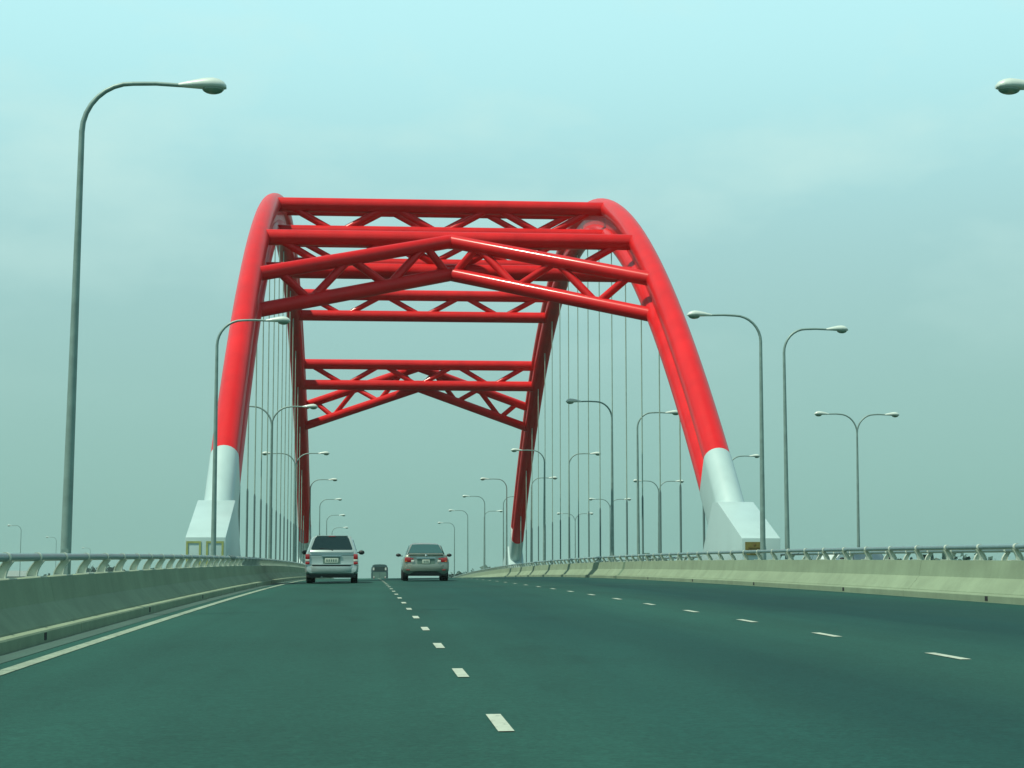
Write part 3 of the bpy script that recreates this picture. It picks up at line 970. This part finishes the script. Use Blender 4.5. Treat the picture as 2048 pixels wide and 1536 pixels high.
def sedan(paint, glass):
    root = empty('sedan_car')
    def sec(y, dx, deck, cab, lo=.26):
        # deck: height of shoulder surface centre, cab: roof height or None
        pr = [(.70, lo), (.83, lo + .06), (.875, .48), (.88, .66), (.86, min(.80, deck - .10)), (.80, min(.90, deck - .05))]
        if cab:
            f = (cab - deck) / .47
            pr += [(.73, deck + .02), (.73 - .17 * f, cab - .06 * f), (.45, cab - .018 * f), (0, cab)]
        else:
            pr += [(.735, deck - .02), (.66, deck - .006), (.45, deck), (0, deck + .008)]
        return [(max(0, x + (dx if x else 0)), y, z) for x, z in pr]
    s0 = [(x * .90, 0.03 if z < .62 else .09, z if z > .4 else z + .09) for x, _, z in sec(0, 0, .985, None)]
    s1 = [(x * .985, .10 if z < .62 else .14, z) for x, _, z in sec(0, 0, 1.0, None)]
    secs = [s0, s1, sec(.35, 0, 1.005, None), sec(.62, 0, 1.01, None), sec(1.22, 0, .97, 1.38), sec(1.75, 0, .95, 1.455), sec(2.45, 0, .94, 1.445),
            sec(2.75, 0, .94, 1.38), sec(3.42, 0, .93, None), sec(4.1, -.03, .82, None), sec(4.45, -.12, .66, None)]
    loft('body', secs, paint, root, 40)
    # rear screen
    def rp(x, t): return (x, .66 + .56 * t, 1.035 + .345 * t)
    panel('rear_window', [rp(-.66, 0), rp(-.50, .93), rp(-.3, .97), rp(.3, .97), rp(.50, .93), rp(.66, 0)], glass, root, .022)
    b = MB(); b.prism([(.10, .93), (.05, .965), (.045, 1.01), (.10, 1.035), (.24, 1.018)], 'x', -.64, .64); b.build('trunk_lip', paint, root, bevel=.012)
    b = MB(); b.box((-.36, .055, .835), (.36, .10, .87)); b.build('garnish', M['chrome'], root, bevel=.008)
    b = MB(); b.ellipsoid((0, .052, .955), (.05, .012, .032), 14, 8); b.build('emblem', M['chrome'], root)
    panel('plate_recess', rrect(-.33, .33, .63, .83, lambda z: .086, .04), M['bus_light'], root, .008)
    b = MB(); b.box((-.14, .060, .655), (.14, .076, .80)); pl = b.build('number_plate', M['plate'], root, bevel=.005)
    b = MB()
    for k in range(3):
        b.box((-.09 + k * .07, .055, .69), (-.05 + k * .07, .062, .77))
    b.build('plate_marks', M['bus_light'], pl, smooth=0)
    for sx in (-1, 1):
        tl = empty('tail_lamp', (sx * .66, .1, .78), root)
        for (xa_, xb_, z0, z1, mm, dy) in ((.56, .80, .70, .885, 'lamp_red', 0), (.44, .558, .69, .79, 'lamp_clear', .0), (.47, .56, .80, .86, 'lamp_red', .0), (.70, .79, .70, .76, 'lamp_amber', -.012)):
            b = MB(); b.box((min(sx * xa_, sx * xb_), .055 + dy + (.02 if xa_ > .5 else 0), z0), (max(sx * xa_, sx * xb_), .22, z1))
            b.build('lens', M[mm], tl, bevel=.025)
        b = MB(); b.ellipsoid((sx * .99, 2.72, .985), (.10, .06, .065), 14, 10); b.build('mirror', M['trim'], root)
        b = MB(); b.box((min(sx * .82, sx * .93), 2.70, .935), (max(sx * .82, sx * .93), 2.75, .965)); b.build('mirror_arm', M['trim'], root)
        def sp(y, z): return (sx * (.742 - .36 * (z - .97)), y, z)
        panel('side_window', [sp(1.0, 1.0), sp(1.95, 1.0), sp(1.95, 1.36), sp(1.35, 1.345)], glass, root, .008)
        panel('side_window', [sp(2.0, 1.0), sp(2.95, 1.0), sp(2.65, 1.31), sp(2.0, 1.36)], glass, root, .008)
        b = MB(); b.box((min(sx * .60, sx * .74), .008, .40), (max(sx * .60, sx * .74), .04, .435)); b.build('reflector', M['lamp_red'], root, bevel=.008)
    # bumper shelf and lower skirt
    pts = [(-1 + 2 * i / 14) for i in range(15)]
    def slab(z0, z1, y0, w, mm, nm, curve=.26):
        b = MB(); n = 15
        vs = [(t * w, y0 + curve * abs(t) ** 3.5, z) for z in (z0, z1) for t in pts] + [(t * w * .97, y0 + curve * abs(t) ** 3.5 + .18, z) for z in (z0, z1) for t in pts]
        fs = []
        for i in range(n - 1):
            fs += [(i, i + 1, n + i + 1, n + i), (2 * n + i, 3 * n + i, 3 * n + i + 1, 2 * n + i + 1), (n + i, n + i + 1, 3 * n + i + 1, 3 * n + i), (i, 2 * n + i, 2 * n + i + 1, i + 1)]
        fs += [(0, n, 3 * n, 2 * n), (n - 1, 3 * n - 1, 4 * n - 1, 2 * n - 1)]
        b.add(vs, fs); b.build(nm, mm, root, 50, .03)
    slab(.36, .615, -.06, .865, paint, 'bumper')
    slab(.20, .355, .0, .80, M['trim'], 'skirt')
    b = MB(); b.box((-.74, .3, .19), (.74, 4.1, .32)); b.build('floor_pan', M['trim'], root)
    for sx in (-1, 1):
        for yy in (.95, 3.55):
            wheel(root, sx * .755, yy, .315, .215)
    return root

def minibus():
    root = empty('minibus')
    W = .98
    def sec(y, s=1.0, top=2.42):
        pr = [(.86, .42), (.96, .50), (.985, 1.0), (.985, 1.42), (.95, 1.60), (.90, 2.05), (.83, 2.28), (.62, 2.38), (0, top)]
        return [(x * s, y, z) for x, z in pr]
    loft('body', [sec(0, .95, 2.39), sec(.08), sec(1.5), sec(3.8), sec(4.6, .97), sec(4.9, .9, 2.2)], M['bus'], root, 40)
    panel('rear_panel', rrect(-.78, .78, .62, 1.50, lambda z: -.006, .10), M['bus_light'], root, .010)
    panel('rear_window', rrect(-.74, .74, 1.62, 2.12, lambda z: -.006, .08), M['glass'], root, .010)
    b = MB(); b.box((-.02, -.02, .66), (.02, .0, 1.47)); b.build('door_seam', M['bus'], root)
    for sx in (-1, 1):
        tl = empty('tail_lamp', (sx * .68, 0, .95), root)
        b = MB(); b.box((sx * .66 - .07, -.04, .86), (sx * .66 + .07, 0, 1.0)); b.build('lens', M['lamp_clear'], tl, bevel=.015)
        b = MB(); b.box((sx * .66 - .07, -.04, .68), (sx * .66 + .07, 0, .84)); b.build('lens', M['lamp_red'], tl, bevel=.015)
        b = MB(); b.box((sx * .70 - .09, -.03, 1.72), (sx * .70 + .09, -.012, 2.02)); b.build('window_patch', M['lamp_clear'], root)  # pale rectangle at each end of the rear window
        def sp(y, z): return (sx * (.985 - .1 * max(0, z - 1.5)), y, z)
        for a in (.4, 1.5, 2.6):
            panel('side_window', [sp(a, 1.62), sp(a + .95, 1.62), sp(a + .95, 2.08), sp(a, 2.08)], M['glass'], root, .02)
        for yy in (.9, 3.9):
            wheel(root, sx * .82, yy, .38, .24)
    b = MB(); b.box((-.93, -.08, .46), (.93, .08, .60)); b.build('bumper', M['trim'], root, bevel=.02)
    b = MB(); b.box((-.2, -.03, .70), (.2, -.014, .80)); b.build('number_plate', M['plate'], root)
    return root

def place(o, x, y, label, cat, back=False, dz=0.0):
    o.location = (x, y, rz(x, y + (1.4 if not back else -1.4)) - slope(y) * (1.4 if not back else -1.4) + .006 + dz)
    o.rotation_euler = (math.atan(slope(y + 2)) * (-1 if back else 1), 0, math.pi if back else 0)
    tag(o, label, cat)
v1 = van(M['van'])
v1.scale = (.95, .95, .95)
place(v1, -1.13, 63.6, 'silver minivan seen from behind, driving beside the shaded parapet', 'van')
s1 = sedan(M['sedan'], M['glass2'])
place(s1, 2.29, 69.8, 'champagne sedan seen from behind in the next lane to the minivan', 'car')
mb = minibus()
place(mb, 1.72, 217.0, 'small dark minibus half hidden by the crest between minivan and sedan', 'bus')
def vehicle_copy(src, x, y, label, cat, paint, back):
    c = copy_tree(src)
    def re(o):
        if o.type == 'MESH' and o.data.materials and o.data.materials[0] in (M['sedan'], M['van']):
            o.data = o.data.copy(); o.data.materials[0] = paint
        for ch in o.children: re(ch)
    re(c)
    place(c, x, y, label, cat, back)
M['whitecar'] = mat('white car paint', (0.52, 0.62, 0.58), .3, coat=.8, var=.05, scale=2)
vehicle_copy(s1, 21.2, 86.0, 'white car on the second road, glimpsed between the two railings', 'car', M['whitecar'], True)
vehicle_copy(s1, 20.6, 78.0, 'dark car on the second road, glimpsed between the two railings', 'car', M['darkcar'], True)

# ------------------------------------------------------------------ far trees and houses
def tree_mesh(seed, h, n=230):
    rnd = random.Random(seed)
    tr = MB(); tr.tube([(0, 0, 0), (.1, 0, h * .35), (-.1, .1, h * .62)], [h * .028, h * .02, h * .010], 7)
    for k in range(5):
        a = rnd.uniform(0, 6.28)
        tr.tube([(0, 0, h * rnd.uniform(.3, .5)), (h * .18 * math.cos(a), h * .18 * math.sin(a), h * rnd.uniform(.55, .75))], [h * .012, h * .005], 5)
    cr_ = MB()
    lobes = [(rnd.uniform(-.22, .22) * h, rnd.uniform(-.22, .22) * h, rnd.uniform(.45, .85) * h, rnd.uniform(.10, .2) * h) for _ in range(9)]
    for i in range(n):
        lx, ly, lz, lr = rnd.choice(lobes)
        d = Vector((rnd.gauss(0, 1), rnd.gauss(0, 1), rnd.gauss(0, .8))).normalized() * lr * rnd.uniform(.5, 1.05)
        c = Vector((lx, ly, lz)) + d
        s = h * rnd.uniform(.018, .045)
        q = Matrix.Rotation(rnd.uniform(0, 6.28), 3, Vector((rnd.gauss(0, 1), rnd.gauss(0, 1), rnd.gauss(0, 1))).normalized())
        vs = [c + q @ Vector(p) * s for p in ((-1, -.6, 0), (1, -.7, .1), (1.1, .6, -.1), (-.8, .8, .1))]
        cr_.add(vs, [(0, 1, 2, 3)])
    return tr.mesh('trunk', M['bark'], 40), cr_.mesh('crown', M['leaf'], 0)
TM = [tree_mesh(40 + i, 12.0) for i in range(4)]
def tree(x, y, h, label):
    e = empty('broadleaf_tree', (x, y, GROUND_Z))
    t, c = random.choice(TM)
    for nm, me in (('trunk', t), ('crown', c)):
        o = bpy.data.objects.new(nm, me); col.objects.link(o); o.parent = e
    s = h / 12.0
    e.scale = (s * random.uniform(.9, 1.5), s * random.uniform(.9, 1.3), s)
    e.rotation_euler = (0, 0, random.uniform(0, 6.28))
    tag(e, label, 'tree', 'far trees along the horizon')
def at_px(px, y): return (px - 730) / 3700 * y
def top_z(py, y): return .92 + YC / RV * y + (1097 - py) / 3700 * y
for px, py, y in [(905, 1146, 700), (918, 1140, 640), (932, 1133, 640), (944, 1138, 700), (956, 1136, 650), (968, 1139, 680), (980, 1134, 640), (992, 1136, 660), (1003, 1126, 560), (1012, 1130, 600), (895, 1149, 720)]:
    tree(at_px(px, y), y, top_z(py, y) - GROUND_Z, 'hazy green tree in the clump past the end of the sunlit parapet')
for px, py, y in [(1336, 1098, 430), (1346, 1104, 440), (1216, 1112, 520), (1224, 1114, 540), (1290, 1110, 500)]:
    tree(at_px(px, y), y, top_z(py, y) - GROUND_Z, 'small tree top showing over the sunlit railing between hangers')
for px, py, y in [(1922, 1080, 300), (1934, 1086, 320), (1820, 1098, 340), (1850, 1100, 330), (1890, 1099, 330), (1960, 1098, 320), (1730, 1104, 360), (1690, 1106, 380), (2010, 1100, 320)]:
    tree(at_px(px, y), y, top_z(py, y) - GROUND_Z, 'dark green tree seen through the second railing')
for px, py, y in [(12, 1136, 620), (118, 1138, 640), (232, 1134, 600), (300, 1139, 660), (330, 1140, 680)]:
    tree(at_px(px, y), y, top_z(py, y) - GROUND_Z, 'small far tree seen between the posts of the shaded railing')
def house(px, y, w, d, py):
    x = at_px(px, y); h = top_z(py, y) - GROUND_Z
    e = empty('far_house', (x, y, GROUND_Z))
    tag(e, 'pale far house glimpsed between the posts of the shaded railing', 'house', 'far houses')
    hw = h - 1.4
    b = MB(); b.box((x - w / 2, y, GROUND_Z), (x + w / 2, y + d, GROUND_Z + hw)); b.build('wall', M['wall'], e)
    b = MB(); b.prism([(y - .4, GROUND_Z + hw), (y + d / 2, GROUND_Z + h), (y + d + .4, GROUND_Z + hw)], 'x', x - w / 2 - .4, x + w / 2 + .4); b.build('roof', M['roof'], e, smooth=0)
    for k in range(3):
        for zz in (1.2, 4.4):
            if zz + 1.4 < hw:
                xx = x - w / 2 + w * (k + .5) / 3
                b = MB(); b.box((xx - .6, y - .03, GROUND_Z + zz), (xx + .6, y + .05, GROUND_Z + zz + 1.4)); b.build('window', M['window'], e, smooth=0)
house(40, 460, 8, 9, 1141); house(205, 600, 12, 10, 1144)

# far wood that reads as one mass along the horizon
def treeline():
    rnd = random.Random(5); b = MB()
    for i in range(5200):
        a = rnd.uniform(-.75, .85)
        if -.03 < a < .042: continue
        dist = rnd.uniform(850, 1150)
        x, y = dist * math.sin(a), dist * math.cos(a)
        hh = 9.5 + 2.6 * math.sin(a * 37) + 1.8 * math.sin(a * 91 + 1) + 1.2 * math.sin(a * 211)
        z = GROUND_Z + hh * (1 - rnd.random() ** 2.2 * .95)
        s = rnd.uniform(.9, 2.2)
        q = Matrix.Rotation(rnd.uniform(0, 6.28), 3, Vector((rnd.gauss(0, 1), rnd.gauss(0, 1), rnd.gauss(0, 1))).normalized())
        b.add([Vector((x, y, z)) + q @ Vector(p) * s for p in ((-1.4, -.7, 0), (1.4, -.8, .1), (1.3, .8, -.1), (-1.2, .9, .1))], [(0, 1, 2, 3)])
    o = b.build('far_woods', M['leaf'], None, 0)
    tag(o, 'hazy far belt of trees along the horizon', 'woods', kind='stuff')
treeline()

for o in list(scene.objects):
    if '_local' in o: del o['_local']

# ------------------------------------------------------------------ hazy air
def haze():
    b = MB(); b.box((-2500, -120, GROUND_Z - 1), (2500, 2600, 26))
    m = bpy.data.materials.new('haze'); m.use_nodes = True
    n, l = m.node_tree.nodes, m.node_tree.links
    n.clear()
    out = n.new('ShaderNodeOutputMaterial'); v = n.new('ShaderNodeVolumePrincipled')
    v.inputs['Color'].default_value = (0.62, 0.86, 0.80, 1)
    v.inputs['Density'].default_value = 0.00016
    v.inputs['Anisotropy'].default_value = 0.2
    l.new(v.outputs[0], out.inputs['Volume'])
    o = b.build('haze', m, None, 0)
    tag(o, 'thin pale haze filling the air', 'haze', kind='stuff')
haze()
